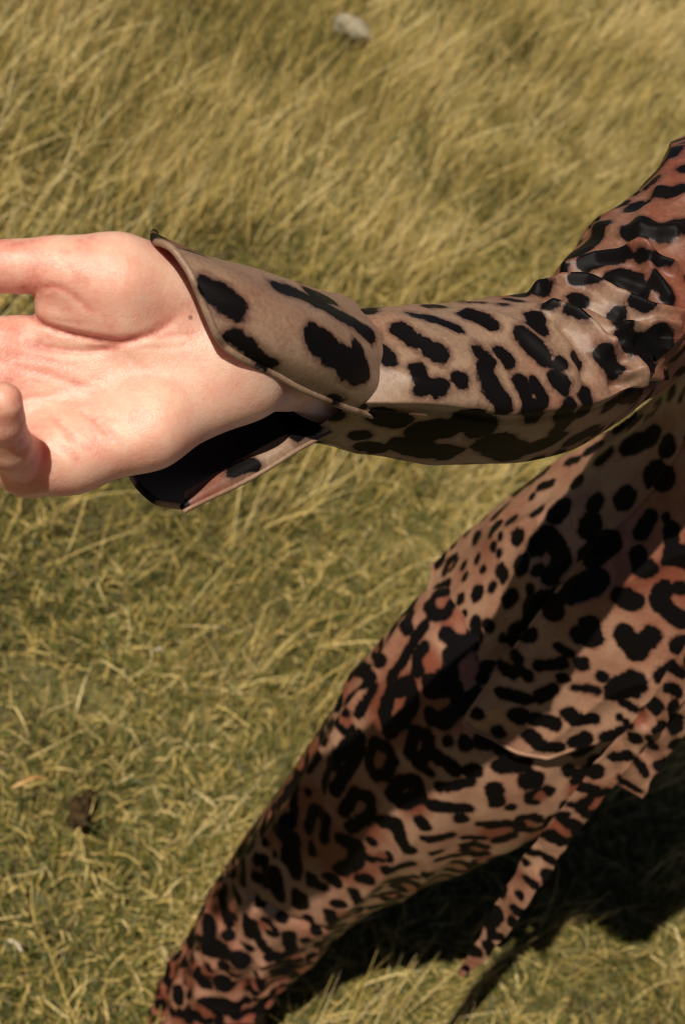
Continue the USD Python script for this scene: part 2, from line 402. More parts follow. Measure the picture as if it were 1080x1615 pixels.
v, f = lump(61, (0.055, 0.035, 0.03), 0.35)
o = np.ravel(PZ(556, 46, 0.06))
tag(put('/World/stone', (v + o, f), 'stone_look'), 'pale grey stone showing through the tall grass far from the person', 'stone')
v, f = lump(62, (0.014, 0.022, 0.013), 0.9, 4)
tag(put('/World/clod', (v + np.ravel(PZ(128, 1276, 0.014)), f), 'earth_look'), 'dark brown clod of earth lying in the short turf', 'clod')


def leaf(px, py, z, ln, wd, yaw, lift, label, look, name):
    k, j = np.meshgrid(np.linspace(0, 1, 17), np.linspace(-1, 1, 7), indexing='ij')
    w = wd * np.sin(np.pi * k ** 0.8) ** 0.8
    x, y = ln * (k - .5), w * j * (1 - 0.35 * j * j)
    zz = lift * np.sin(np.pi * k) + 0.9 * wd * np.abs(j) ** 1.6 * np.sin(np.pi * k) + 0.0015 * np.sin(9 * k + 3 * j)
    p = np.stack([x * math.cos(yaw) - y * math.sin(yaw), x * math.sin(yaw) + y * math.cos(yaw), zz], -1).reshape(-1, 3) + np.ravel(PZ(px, py, z))
    f = grid_faces(17, 7, False)
    n = normals(p, f)
    vv = np.vstack([p, p - n * 0.0007])
    tag(put('/World/' + name, (vv, np.vstack([f, f[:, ::-1] + len(p)])), look), label, 'leaf')


leaf(48, 1236, 0.045, 0.052, 0.006, 0.9, 0.008, 'curled ochre dry leaf beside the dark clod of earth', 'dry_leaf_look', 'dry_leaf')
leaf(24, 1492, 0.032, 0.022, 0.004, -0.2, 0.001, 'pale whitish dry leaf in the turf at the lower left edge', 'pale_leaf_look', 'dry_leaf_001')
leaf(250, 1027, 0.05, 0.011, 0.004, 0.4, 0.003, 'tiny white flake of leaf in the green turf below the palm', 'pale_leaf_look', 'dry_leaf_002')


# ------------------------------------------------------------------ the print of the cloth
# spots as traced on the cloth: (corner x, corner y, scale) of the enlargement, then ([points], radius) in its pixels
ARM_SPOTS = [((560, 200, 2.077), [
    ([(150, 655), (200, 695), (290, 740)], 24), ([(200, 610), (270, 625), (335, 650)], 19), ([(370, 605), (450, 640)], 23), ([(590, 625), (600, 650)], 31),
    ([(210, 790), (225, 870), (285, 850)], 23), ([(360, 830)], 25), ([(405, 720), (435, 750)], 23), ([(485, 730), (515, 770)], 19), ([(555, 675), (580, 710), (615, 745)], 25),
    ([(675, 768)], 21), ([(735, 765)], 25), ([(430, 795), (450, 850), (500, 920)], 28), ([(550, 830), (560, 865)], 22), ([(595, 835), (625, 885)], 15), ([(660, 825), (690, 855)], 23),
    ([(570, 915), (585, 960)], 24), ([(760, 880), (745, 945)], 21), ([(850, 912)], 36), ([(700, 930), (690, 980), (640, 1030)], 28), ([(800, 740), (850, 780)], 27),
    ([(380, 960), (420, 1000)], 48), ([(230, 1000), (300, 1000)], 50), ([(150, 1050), (300, 1075)], 42), ([(450, 1040), (520, 1080)], 52), ([(90, 955), (140, 975)], 36), ([(720, 1030), (760, 1010)], 36), ([(30, 1050), (80, 1060)], 30),
    ([(800, 1000)], 22), ([(20, 1020)], 30), ([(610, 1045), (650, 1030)], 42), ([(490, 575)], 16), ([(500, 560), (540, 565)], 10),
    ([(600, 520), (640, 500)], 24), ([(640, 560), (740, 555)], 24), ([(700, 600), (750, 605)], 17), ([(720, 485), (790, 480), (830, 490)], 20), ([(760, 440), (800, 420), (860, 420)], 27),
    ([(850, 490), (900, 510), (950, 550)], 36), ([(850, 620), (890, 625)], 23), ([(930, 420), (1010, 430)], 20), ([(1000, 490), (1030, 530)], 32), ([(700, 420), (740, 400)], 33),
    ([(760, 380), (790, 330)], 33), ([(670, 460)], 24), ([(800, 320)], 27), ([(900, 320), (970, 320)], 36), ([(920, 260)], 34), ([(1000, 330), (1080, 310)], 33),
    ([(1000, 200), (1060, 190)], 21), ([(940, 170), (1000, 110), (1040, 70)], 27), ([(1075, 130)], 20), ([(900, 710), (940, 730), (1000, 690)], 42), ([(960, 760)], 36),
    ([(900, 880), (940, 870)], 32), ([(860, 230)], 20)])]
CUFF_SPOTS = [((200, 340, 2.348), [
    ([(310, 260), (370, 310), (405, 340)], 44), ([(390, 460), (450, 490), (530, 560)], 27), ([(705, 455), (780, 530), (865, 585)], 52), ([(870, 500), (890, 590)], 42),
    ([(570, 262), (650, 290), (740, 335), (830, 378), (905, 430)], 40), ([(690, 285), (740, 300)], 40), ([(880, 720)], 13), ([(760, 680), (800, 700)], 20)])]
LEG_SPOTS = [((440, 900, 2.348), [
    ([(370, 540), (400, 450), (470, 420), (490, 480), (450, 560), (390, 590), (370, 540)], 26), ([(160, 800), (180, 720), (240, 660), (290, 620)], 23), ([(195, 825), (250, 740), (290, 655)], 22),
    ([(320, 700), (340, 640), (390, 650), (410, 700), (380, 760), (340, 760), (320, 700)], 20), ([(470, 680), (490, 590), (540, 620), (540, 670), (500, 710)], 23),
    ([(545, 450), (640, 440), (660, 500), (590, 570), (545, 540)], 27), ([(400, 830), (440, 780), (500, 790), (510, 840), (440, 870)], 24), ([(225, 900), (270, 820), (330, 850), (330, 920), (250, 960)], 20),
    ([(100, 960), (120, 890), (160, 920), (150, 990)], 20), ([(110, 1040)], 25), ([(370, 930), (430, 950), (440, 1000), (480, 1050)], 26), ([(335, 1010)], 19), ([(330, 1075)], 19),
    ([(560, 690), (640, 735)], 26), ([(705, 755)], 31), ([(545, 752)], 20), ([(580, 800), (650, 810), (710, 790)], 17), ([(550, 870), (610, 890), (690, 895)], 23), ([(670, 930)], 24), ([(515, 940)], 28),
    ([(545, 1005), (640, 990)], 17), ([(680, 655)], 27), ([(760, 650)], 29), ([(610, 635)], 20), ([(820, 740), (900, 730)], 29), ([(790, 820), (800, 870)], 27), ([(930, 790)], 42), ([(860, 890)], 17),
    ([(740, 950), (840, 940)], 13), ([(680, 1000), (760, 1000)], 12), ([(560, 1060), (600, 1050)], 11), ([(590, 1080), (690, 1060)], 11), ([(380, 1120), (490, 1095)], 15), ([(410, 1160), (500, 1140)], 12),
    ([(300, 1150)], 21), ([(230, 1010), (280, 1020), (270, 1090), (220, 1120)], 28), ([(480, 130), (460, 220)], 23), ([(520, 210), (440, 340), (400, 390)], 23), ([(360, 335)], 27),
    ([(330, 390), (250, 480)], 20), ([(340, 440), (280, 530)], 17), ([(190, 570)], 17), ([(100, 740), (140, 690)], 14), ([(60, 780), (20, 830)], 26), ([(30, 920), (0, 970)], 26), ([(30, 1000), (60, 1090)], 26),
    ([(620, 320)], 30)]),
    ((200, 1200, 2.16), [
    ([(500, 240), (510, 140), (570, 80), (560, 190), (530, 240)], 13), ([(610, 110)], 13), ([(455, 230), (460, 280)], 17), ([(390, 305)], 23), ([(340, 370), (310, 440)], 19),
    ([(435, 340), (465, 340), (460, 420), (435, 400)], 18), ([(492, 318)], 11), ([(390, 370), (390, 420)], 15), ([(360, 440), (370, 470)], 17), ([(445, 480)], 19), ([(500, 390), (510, 460)], 23),
    ([(560, 270), (540, 340), (560, 380)], 26), ([(340, 530), (350, 560)], 21), ([(350, 600)], 19), ([(280, 560), (270, 640), (320, 650)], 33), ([(240, 500), (220, 620)], 23),
    ([(410, 560), (430, 600)], 24), ([(520, 540)], 19), ([(450, 620), (470, 650)], 17), ([(380, 690)], 33), ([(500, 670)], 23), ([(580, 470), (590, 500)], 25), ([(620, 540), (650, 590)], 15),
    ([(550, 600), (560, 650)], 20), ([(615, 620)], 17), ([(690, 530), (710, 560)], 17), ([(720, 497)], 23), ([(770, 450), (800, 490)], 15), ([(812, 412)], 26), ([(840, 470)], 12), ([(670, 440)], 17),
    ([(620, 400), (640, 430)], 17), ([(240, 740), (260, 760)], 28), ([(170, 800)], 28), ([(330, 770)], 33), ([(270, 850), (350, 850)], 33), ([(440, 740)], 19), ([(100, 780)], 13), ([(110, 840)], 18),
    ([(150, 860)], 14), ([(400, 830)], 24), ([(80, 880)], 14), ([(200, 870)], 19)])]
TUNIC_SPOTS = [((640, 640, 2.447), [
    ([(265, 510)], 27), ([(325, 485), (345, 455)], 18), ([(405, 440)], 24), ([(295, 432)], 17), ([(215, 470)], 14), ([(358, 503)], 13), ([(325, 542)], 17), ([(420, 510)], 28), ([(345, 565)], 15),
    ([(265, 588)], 15), ([(215, 610)], 17), ([(285, 628)], 13), ([(215, 662)], 14), ([(110, 700), (150, 680)], 16), ([(130, 750)], 22), ([(85, 720)], 17), ([(198, 742)], 19), ([(258, 728)], 27),
    ([(317, 702)], 21), ([(350, 625), (365, 655)], 23), ([(425, 612)], 36), ([(210, 800)], 12), ([(375, 760), (400, 735)], 24), ([(465, 710)], 21), ([(250, 840), (265, 890)], 23), ([(305, 845)], 24),
    ([(170, 870)], 36), ([(355, 890)], 17), ([(250, 965)], 17), ([(150, 970)], 38), ([(500, 540), (540, 500)], 36), ([(570, 540), (590, 590), (540, 650)], 34), ([(590, 390), (570, 410)], 33),
    ([(500, 400)], 28), ([(510, 310), (550, 300)], 15), ([(483, 340)], 13), ([(700, 460)], 46), ([(700, 580), (760, 530)], 47), ([(720, 370)], 33), ([(840, 350)], 42), ([(655, 290)], 28),
    ([(480, 790), (550, 770)], 47), ([(620, 720), (720, 680)], 42), ([(500, 620)], 24), ([(620, 210), (660, 200)], 14), ([(400, 300), (470, 270), (530, 240)], 20), ([(360, 350)], 11), ([(110, 540), (160, 520)], 14),
    ([(700, 170), (740, 150)], 18), ([(850, 160), (950, 110)], 33), ([(950, 270)], 47), ([(1000, 150)], 38),
    ([(880, 575), (890, 620), (925, 635)], 30), ([(1010, 480), (1000, 600)], 26), ([(930, 430), (890, 490)], 26), ([(985, 430)], 17), ([(830, 750), (870, 770)], 33), ([(985, 710), (960, 760), (1020, 820), (1050, 830)], 28),
    ([(1060, 720)], 24), ([(830, 890), (870, 950), (930, 890)], 32), ([(690, 850), (700, 900), (660, 890)], 33), ([(1060, 940)], 38), ([(980, 1060), (1030, 1030)], 28), ([(570, 935), (620, 965)], 13),
    ([(500, 1005), (590, 1000)], 20), ([(665, 1008)], 26), ([(740, 1050)], 19), ([(455, 1050)], 19), ([(590, 1055)], 21), ([(645, 1100), (725, 1105)], 13), ([(790, 1110), (870, 1080)], 40),
    ([(520, 1140), (550, 1110)], 25), ([(350, 1110), (460, 1140)], 19), ([(425, 1210)], 35), ([(265, 1200)], 22), ([(345, 1265)], 26), ([(500, 1225), (560, 1235)], 26), ([(620, 1200), (670, 1230), (720, 1220)], 26),
    ([(690, 1300), (640, 1310)], 26), ([(480, 1290), (500, 1320), (590, 1335)], 24), ([(830, 1160), (870, 1170)], 14), ([(810, 1205)], 11), ([(835, 1235)], 14), ([(880, 1130)], 8), ([(750, 1310), (830, 1270)], 19)])]
RIBBON_SPOTS = [((640, 1080, 2.4545), [
    ([(730, 350)], 33), ([(660, 400), (720, 420)], 21), ([(610, 515)], 13), ([(640, 480), (690, 490)], 14), ([(520, 590), (590, 625)], 14), ([(480, 660), (550, 690)], 17), ([(445, 690)], 14),
    ([(450, 750), (490, 785)], 14), ([(425, 815)], 17), ([(400, 925)], 23), ([(310, 980), (360, 985)], 14), ([(270, 1050)], 30), ([(225, 1110)], 15), ([(790, 290), (850, 290)], 20), ([(870, 210)], 28),
    ([(880, 300), (920, 360)], 12), ([(830, 390), (890, 420)], 12), ([(930, 220), (960, 260)], 13), ([(950, 80)], 30)])]


def print_spots(v, f, traced, need_in, need_out, size=(0.006, 0.010), seed=5, ring=0.5, base_rust=0.0, grow=1.0, size_in=None):
    """Primvars spot and rust for a cloth: the traced spots, then spots like them wherever the cloth is still bare."""
    r = np.random.default_rng(seed)
    nrm = normals(v, f)
    uv, dep = pix(v)
    front = np.abs(np.einsum('ij,ij->i', nrm, v - EYE)) > 0
    tree3, tree2 = cKDTree(v), cKDTree(uv)
    sd, rust = np.full(len(v), 0.06), np.zeros(len(v)) + base_rust

    def anchor(q):
        d, i = tree2.query(q, k=24)
        if d[0] > 14:
            return None
        i = i[d < max(d[0] + 5, 7)]
        return v[i[np.argmin(dep[i])]], dep[i].min()

    def stamp(pts, rad):
        pts = np.asarray(pts)
        segs = [(pts[0], pts[0])] if len(pts) == 1 else list(zip(pts[:-1], pts[1:]))
        for a, b in segs:
            ids = np.array(tree3.query_ball_point((a + b) / 2, np.linalg.norm(b - a) / 2 + rad + 0.03))
            if len(ids):
                sd[ids] = np.minimum(sd[ids], seg_dist(v[ids], a, b) - rad)

    for (ox, oy, s), items in traced:
        for pts, rad in items:
            got = [anchor((ox + x / s, oy + y / s)) for x, y in pts]
            got = [g_ for g_ in got if g_ is not None]
            if got:
                stamp([g_[0] for g_ in got], grow * rad / s / FPX * np.mean([g_[1] for g_ in got]))
                if len(pts) > 3 and np.hypot(pts[0][0] - pts[-1][0], pts[0][1] - pts[-1][1]) < 4 * rad:
                    c = np.mean([g_[0] for g_ in got], 0)
                    rr = max(np.linalg.norm(c - g_[0]) for g_ in got) * 1.1
                    ids = tree3.query_ball_point(c, rr * 1.6)
                    rust[ids] = np.maximum(rust[ids], np.clip(1.5 - np.linalg.norm(v[ids] - c, axis=1) / rr, 0, 0.95))
    inside = (uv[:, 0] > -20) & (uv[:, 0] < 1100) & (uv[:, 1] > -20) & (uv[:, 1] < 1640) & (np.einsum('ij,ij->i', nrm, v - EYE) < 0)
    need = np.where(inside, need_in, need_out)
    for i in r.permutation(len(v))[:40000]:
        if sd[i] < need[i]:
            continue
        nn = nrm[i]
        t1 = np.cross(nn, [0.3, 0.5, 0.8]); t1 /= np.linalg.norm(t1) + 1e-9
        t2 = np.cross(nn, t1)
        rad = r.uniform(*(size_in if size_in and inside[i] else size))
        a0 = r.uniform(0, 6.28)
        if r.random() < ring:
            R = rad * r.uniform(1.5, 2.0)
            span = r.uniform(3.0, 5.6)
            an = a0 + np.linspace(0, span, 6)
            el = r.uniform(0.75, 1.3)
            pts = [v[i] + R * (np.cos(q) * t1 * el + np.sin(q) * t2 / el) for q in an]
            cut = r.integers(2, 5)
            rs = rad * r.uniform(0.55, 0.75)
            stamp(pts[:cut], rs); stamp(pts[cut:], rs * 0.9)
            ids = tree3.query_ball_point(v[i], R * 1.5)
            rust[ids] = np.maximum(rust[ids], np.clip(1.4 - np.linalg.norm(v[ids] - v[i], axis=1) / R, 0, 0.8))
        else:
            ln = rad * r.uniform(0.2, 1.4)
            stamp([v[i] - ln * (np.cos(a0) * t1 + np.sin(a0) * t2), v[i] + ln * (np.cos(a0) * t1 + np.sin(a0) * t2)], rad * 0.8)
    return {'spot': sd, 'rust': rust}


FOLD = 1.45


def folds(q, seed, sharp=2.6):
    """Soft creases: 1 along wandering lines, 0 between them."""
    return np.clip(1 - np.abs(vnoise(q, seed, 2)) * sharp, 0, 1) ** 1.4


def ridge(v, nrm, lines, ref):
    """Pushes the cloth out (amp > 0) or in along folds traced in photograph pixels: ([points], amplitude m, half-width m)."""
    uv, dep = pix(v)
    tree2 = cKDTree(uv)
    out = np.zeros(len(v))
    for pts, amp, w in lines:
        got = []
        for q in pts:
            d, i = tree2.query(q, k=24)
            i = i[d < max(d[0] + 6, 8)]
            got.append(v[i[np.argmin(dep[i])]])
        acc = np.full(len(v), 1e9)
        for a, b in zip(got[:-1], got[1:]):
            acc = np.minimum(acc, seg_dist(v, a, b))
        out += amp * np.exp(-(acc / w) ** 2)
    return v + nrm * (FOLD * out)[:, None]


def tube(sections, rows, cols, profile=None):
    """A sleeve or leg: sections are (side point, other side point, depth ratio); returns a closed grid, s in 0..1 and the angle."""
    A = np.array([s[0] for s in sections]); B = np.array([s[1] for s in sections]); R = np.array([s[2] for s in sections], float)
    mid = (A + B) / 2
    t = np.concatenate([[0], np.cumsum(np.linalg.norm(np.diff(mid, axis=0), axis=1) + 0.35 * np.linalg.norm(np.diff(A - B, axis=0), axis=1))])
    u = np.linspace(0, t[-1], rows)
    A, B, R = PchipInterpolator(t, A)(u), PchipInterpolator(t, B)(u), PchipInterpolator(t, R)(u)
    from scipy.ndimage import gaussian_filter1d
    c, a = (A + B) / 2, (B - A) / 2
    tan = gaussian_filter1d(np.gradient(c, axis=0), rows / 40, axis=0)
    b = np.cross(tan, a)
    b /= np.linalg.norm(b, axis=1, keepdims=True)
    view = c - EYE
    b *= np.where(np.einsum('ij,ij->i', b, view) > 0, -1, 1)[:, None]          # towards the camera
    half = np.linalg.norm(a, axis=1)
    th = np.arange(cols) / cols * 2 * np.pi
    s = np.linspace(0, 1, rows)
    V = np.empty((rows, cols, 3))
    for i in range(rows):
        ca, cb = -np.cos(th), np.sin(th)
        if profile is not None:
            ca, cb = profile(s[i], u[i], th, ca, cb)
        V[i] = c[i] + ca[:, None] * a[i] + (cb * R[i] * half[i])[:, None] * b[i]
    SS, TT = np.meshgrid(s, th, indexing='ij')
    v = V.reshape(-1, 3)
    f = grid_faces(rows, cols, True)
    n = normals(v, f)
    if np.mean(np.einsum('ij,ij->i', n, v - np.repeat(c, cols, 0))) < 0:
        f, n = f[:, ::-1], -n
    return v, f, n, SS.ravel(), TT.ravel()


# ------------------------------------------------------------------ the person
person = UsdGeom.Xform.Define(stage, '/World/person')
tag(person, 'person in a leopard print outfit holding out an open hand over the grass', 'person')
PP = '/World/person/'

# -- right sleeve
arm = [((500, 505), (470, 690), .640, .9), ((560, 488), (545, 708), .655, 1.0), ((600, 485), (600, 718), .665, 1.0), ((700, 482), (705, 733), .69, 1.0), ((790, 469), (805, 728), .715, 1.0),
       ((845, 460), (900, 706), .735, 1.0), ((866, 446), (985, 655), .755, 1.0), ((885, 424), (1062, 600), .775, 1.0), ((925, 378), (1120, 545), .79, 1.0), ((980, 322), (1190, 500), .81, 1.0),
       ((1080, 216), (1300, 420), .84, 0.95), ((1250, 50), (1460, 260), .885, 0.9), ((1400, -70), (1620, 150), .92, 0.9)]


def sleeve_profile(s, u, th, ca, cb):
    cc = np.interp(s, [0, .30, .45, .55], [.36, .44, .60, .72])
    w = np.interp(s, [0, .42, .60], [1.0, 1.0, 0.0])
    x = np.clip((ca + 1) / (cc + 1), 0, 1)
    y = np.clip((ca - cc) / (1 - cc), 0, 1)
    fb = np.where(ca < cc, np.sqrt(np.maximum(1 - (1 - x) ** 2, 0)), np.maximum(1 - y, 0) ** 0.8 - 0.05 * np.exp(-((y - .10) / .08) ** 2))
    fb = np.where(cb >= 0, fb * 1.32, cb)
    return ca, w * fb + (1 - w) * cb


v, f, nrm, ss, tt = tube([(P(*a, d), P(*b, d), r_) for a, b, d, r_ in arm], 420, 260, sleeve_profile)
wr = vnoise(np.stack([ss * 9, np.cos(tt) * 1.6, np.sin(tt) * 1.6], -1), 11, 3)
up_arm = np.clip((ss - .40) / .12, 0, 1)
v = v + nrm * ((0.0042 * up_arm + 0.0011) * folds(np.stack([ss * 15 + np.cos(tt) * 1.5, np.cos(tt) * .9, np.sin(tt) * .9 + ss * 4], -1), 14) - .0015 * up_arm)[:, None]
v = v + nrm * (0.0022 * wr * np.clip(ss * 6, 0, 1))[:, None]
diag = np.sin(ss * 95 + tt * 2.2 + 2.5 * vnoise(np.stack([ss * 6, np.cos(tt), np.sin(tt)], -1), 4, 2))
v = v + nrm * (0.0011 * diag * np.exp(-((ss - 0.50) / 0.12) ** 2))[:, None]
v = ridge(v, nrm, [
    ([(846, 464), (885, 452), (926, 450), (969, 470), (1022, 489), (1070, 494)], .0055, .0036), ([(868, 488), (905, 498), (935, 518), (952, 548)], .0050, .0038),
    ([(892, 428), (940, 410), (1000, 404), (1060, 420)], .0045, .0036), ([(1008, 392), (1024, 426), (1052, 468)], .0045, .004), ([(960, 545), (990, 560), (1010, 590)], .0045, .004),
    ([(985, 588), (1045, 590)], .004, .0032), ([(985, 515), (1030, 510), (1066, 512)], .0045, .0034), ([(868, 470), (930, 474), (980, 498), (1050, 522)], -.0035, .0035),
    ([(880, 438), (950, 430), (1010, 452)], -.0035, .0035), ([(930, 500), (975, 530), (985, 560)], -.003, .004), ([(1015, 535), (1050, 560)], -.004, .005),
    ([(975, 607), (1040, 606)], -.0035, .0035), ([(893, 510), (925, 550), (930, 590)], -.0025, .004), ([(1040, 300), (1010, 350), (1000, 400)], .003, .005), ([(940, 360), (980, 370), (1060, 360)], .003, .005),
    ([(740, 490), (830, 520), (905, 590)], .0020, .005), ([(620, 498), (700, 540), (800, 610)], .0014, .007), ([(660, 600), (740, 625), (820, 640)], .0012, .006)], None)
pr = print_spots(v, f, ARM_SPOTS, 0.0125, 0.0115, (0.006, 0.0085), 21, grow=1.24, size_in=(0.0028, 0.005))
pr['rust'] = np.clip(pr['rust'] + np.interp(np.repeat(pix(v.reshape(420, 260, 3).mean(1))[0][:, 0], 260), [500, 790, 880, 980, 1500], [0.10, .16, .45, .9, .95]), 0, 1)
shirt = UsdGeom.Xform.Define(stage, PP + 'blouse')
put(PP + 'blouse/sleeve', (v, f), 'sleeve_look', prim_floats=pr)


SLL = [((.47, 1.05, 1.40), .075), ((.545, 1.07, 1.345), .075), ((.62, 1.10, 1.20), .062), ((.668, 1.12, 1.08), .055), ((.672, 1.07, .97), .048), ((.672, 1.02, .88), .046)]
v, f, n, s2, t2 = tube([(np.array(c) - RT0 * w_, np.array(c) + RT0 * w_, 1.0) for c, w_ in SLL], 170, 110)
v = v + n * (0.004 * vnoise(np.stack([np.cos(t2) * 1.6, np.sin(t2) * 1.6, s2 * 9], -1), 35, 3))[:, None]
p2 = print_spots(v, f, [], .012, .012, (0.006, 0.009), 36)
p2['rust'] = np.clip(p2['rust'] + .5, 0, 1)
put(PP + 'blouse/sleeve_001', (v, f), 'sleeve_look', prim_floats=p2)

# -- right cuff: an open bell, slit on the side of the little finger
def cuff_surface(n, m):
    # seam, middle and hem point of each column as (px, py, depth), from the front edge of the slit over the wrist and behind it to the slit's other edge
    cols = [((588, 655, .630), (455, 602, .580), (354, 548, .556)), ((607, 592, .624), (478, 520, .568), (318, 474, .546)), ((596, 520, .630), (452, 458, .580), (281, 404, .546)),
            ((552, 478, .640), (424, 432, .597), (246, 371, .560)), ((530, 480, .675), (400, 448, .640), (246, 384, .605)), ((515, 580, .70), (395, 545, .675), (236, 500, .645)),
            ((505, 665, .69), (385, 690, .672), (202, 650, .650)), ((505, 693, .672), (362, 742, .650), (211, 756, .632)), ((545, 664, .645), (425, 733, .622), (290, 804, .605))]
    K = np.array([[P(*q) for q in c] for c in cols])               # 9 x 3 x 3
    mid = 2 * K[:, 1] - 0.5 * (K[:, 0] + K[:, 2])                  # quadratic through the middle point
    j = np.linspace(0, 8, m)
    a, b, c = (CubicSpline(np.arange(9), x)(j) for x in (K[:, 0], mid, K[:, 2]))
    t = np.linspace(0, 1, n)[:, None, None]
    return ((1 - t) ** 2 * a + 2 * t * (1 - t) * b + t ** 2 * c)    # n x m x 3, seam to hem


G = cuff_surface(110, 300)
n_, m_ = G.shape[:2]
cv, cf = G.reshape(-1, 3), grid_faces(n_, m_, False)
cn = normals(cv, cf)
mid_axis = G.mean(1)
if np.mean(np.einsum('ij,ij->i', cn, cv - np.repeat(mid_axis, m_, 0))) < 0:
    cf, cn = cf[:, ::-1], -cn
tj, ti = np.tile(np.linspace(0, 1, m_), n_), np.repeat(np.linspace(0, 1, n_), m_)
cv = cv + cn * (0.0028 * vnoise(np.stack([ti * 2.5, tj * 11, 0 * ti], -1), 9, 2))[:, None]
pr = print_spots(cv, cf, CUFF_SPOTS, 0.05, 0.014, (0.007, 0.010), 22, ring=0.2)
pr['rust'] = np.clip(pr['rust'] + 0.05, 0, 1)
cuff = put(PP + 'blouse/cuff', (cv, cf), 'sleeve_look', prim_floats=pr)
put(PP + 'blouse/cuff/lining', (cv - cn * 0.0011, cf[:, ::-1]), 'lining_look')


def rope(pts, rad, sides=8):
    pts = np.asarray(pts)
    t = np.gradient(pts, axis=0); t /= np.linalg.norm(t, axis=1, keepdims=True) + 1e-12
    a = np.cross(t, np.broadcast_to(FWD, t.shape)); a /= np.linalg.norm(a, axis=1, keepdims=True) + 1e-12
    b = np.cross(t, a)
    an = np.arange(sides) / sides * 2 * np.pi
    rr = np.broadcast_to(np.asarray(rad), (len(pts),))[:, None, None]
    w = pts[:, None] + rr * (np.cos(an)[None, :, None] * a[:, None] + np.sin(an)[None, :, None] * b[:, None])
    return w.reshape(-1, 3), grid_faces(len(pts), sides, True)


CG = cv.reshape(n_, m_, 3)
edge = np.vstack([CG[-1, ::-1], CG[::-1, 0][1:]])                    # the hem, then the slit's front edge
w, wf = rope(edge - FWD * 0.0006, 0.0015)
ids = cKDTree(cv).query(w)[1]
hp = {'spot': pr['spot'][ids] + 0.0015, 'rust': np.clip(pr['rust'][ids] - 0.3, 0, 1)}
put(PP + 'blouse/cuff/hem', (w, wf), 'sleeve_look', prim_floats=hp)
# the turned edge of the slit's far side
top = P(np.array([292, 330, 400, 460, 505, 540]), np.array([776, 752, 712, 681, 667, 660]), np.array([.602, .605, .612, .619, .63, .642]))
bot = P(np.array([291, 335, 405, 465, 505, 542]), np.array([806, 783, 748, 711, 689, 668]), np.array([.598, .602, .610, .617, .629, .642]))
k = CubicSpline(np.arange(6), top)(np.linspace(0, 5, 80)), CubicSpline(np.arange(6), bot)(np.linspace(0, 5, 80))
bg = np.stack([k[0] + (k[1] - k[0]) * x + (-FWD) * 0.0016 * math.sin(math.pi * x) for x in np.linspace(0, 1, 9)], 1)
bv, bf = bg.reshape(-1, 3), grid_faces(80, 9, False)
bp = print_spots(bv, bf, [((200, 340, 2.348), [([(395, 935), (470, 915)], 26), ([(640, 800), (700, 770)], 26), ([(780, 740)], 18), ([(190, 1080)], 14)])], 0.05, 0.05, seed=3)
bp['rust'] += np.clip(np.interp(np.repeat(np.linspace(0, 1, 80), 9), [0, .25, .5], [.9, .7, .1]), 0, 1)
put(PP + 'blouse/cuff/binding', (bv, bf), 'sleeve_look', prim_floats=bp)
w, wf = rope(k[1] + np.array([0, 0, -0.0004]), 0.0011)
put(PP + 'blouse/cuff/binding_edge', (w, wf), 'sleeve_look', prim_floats={'spot': np.where(vnoise(w * 60, 3, 1) > 0.35, -0.002, 0.01), 'rust': np.full(len(w), .2)})

# -- right hand and wrist
HD = 0.56


def hp3(px, py, w):                                                  # camera frame: right, up, towards the camera
    d = HD - w / 1000
    return np.array([(px - 540) / FPX * d, -(py - 807.5) / FPX * d, -d])


def chain(pts):
    return [(hp3(*a[:3]), hp3(*b[:3]), a[3] / 1000, b[3] / 1000) for a, b in zip(pts[:-1], pts[1:])]


PALM = sum([chain(c) for c in [
    [(640, 600, -125, 24), (520, 560, -88, 20), (430, 515, -54, 18), (370, 510, -28, 15), (-25, 545, -2, 10.5)], [(380, 545, -20, 15), (-30, 605, -3, 11)], [(380, 580, -20, 14), (-25, 672, -4, 10.5)],
    [(640, 610, -125, 24), (520, 595, -88, 19), (440, 578, -54, 17), (390, 602, -30, 14), (45, 732, -3, 11)],
    [(350, 492, -24, 15.5), (262, 461, -14, 16.5), (180, 448, -2, 18.6), (95, 426, 5, 13)], [(350, 612, -27, 14), (230, 668, -8, 17), (110, 711, -2, 15.3), (45, 727, -2, 12.5)], [(90, 490, 3, 7.0), (190, 512, 2, 7.5)], [(230, 545, -9, 11), (380, 548, -28, 13)]]], [])
THUMB = chain([(110, 430, 6, 13.5), (68, 421, 8, 11.3), (-20, 419, 11, 10.0), (-90, 412, 15, 9.6), (-170, 400, 18, 7.5)])
FINGERS = [chain(c) for c in [
    [(0, 548, -3, 10), (-25, 545, -2, 10.3), (-140, 535, 12, 9.3), (-230, 540, 22, 8.4), (-300, 550, 26, 7.2)], [(0, 605, -3, 10), (-30, 605, -2, 10.5), (-160, 605, 16, 9.6), (-250, 598, 34, 8.6), (-320, 588, 45, 7.4)],
    [(0, 668, -3, 10), (-25, 670, -3, 10), (-110, 652, 27, 9.1), (-165, 612, 50, 8.2), (-190, 572, 60, 7)], [(60, 728, -4, 10), (46, 733, -2, 9.9), (12, 702, 31, 8.9), (2, 662, 47, 8.2), (4, 634, 55, 7.3)]]]
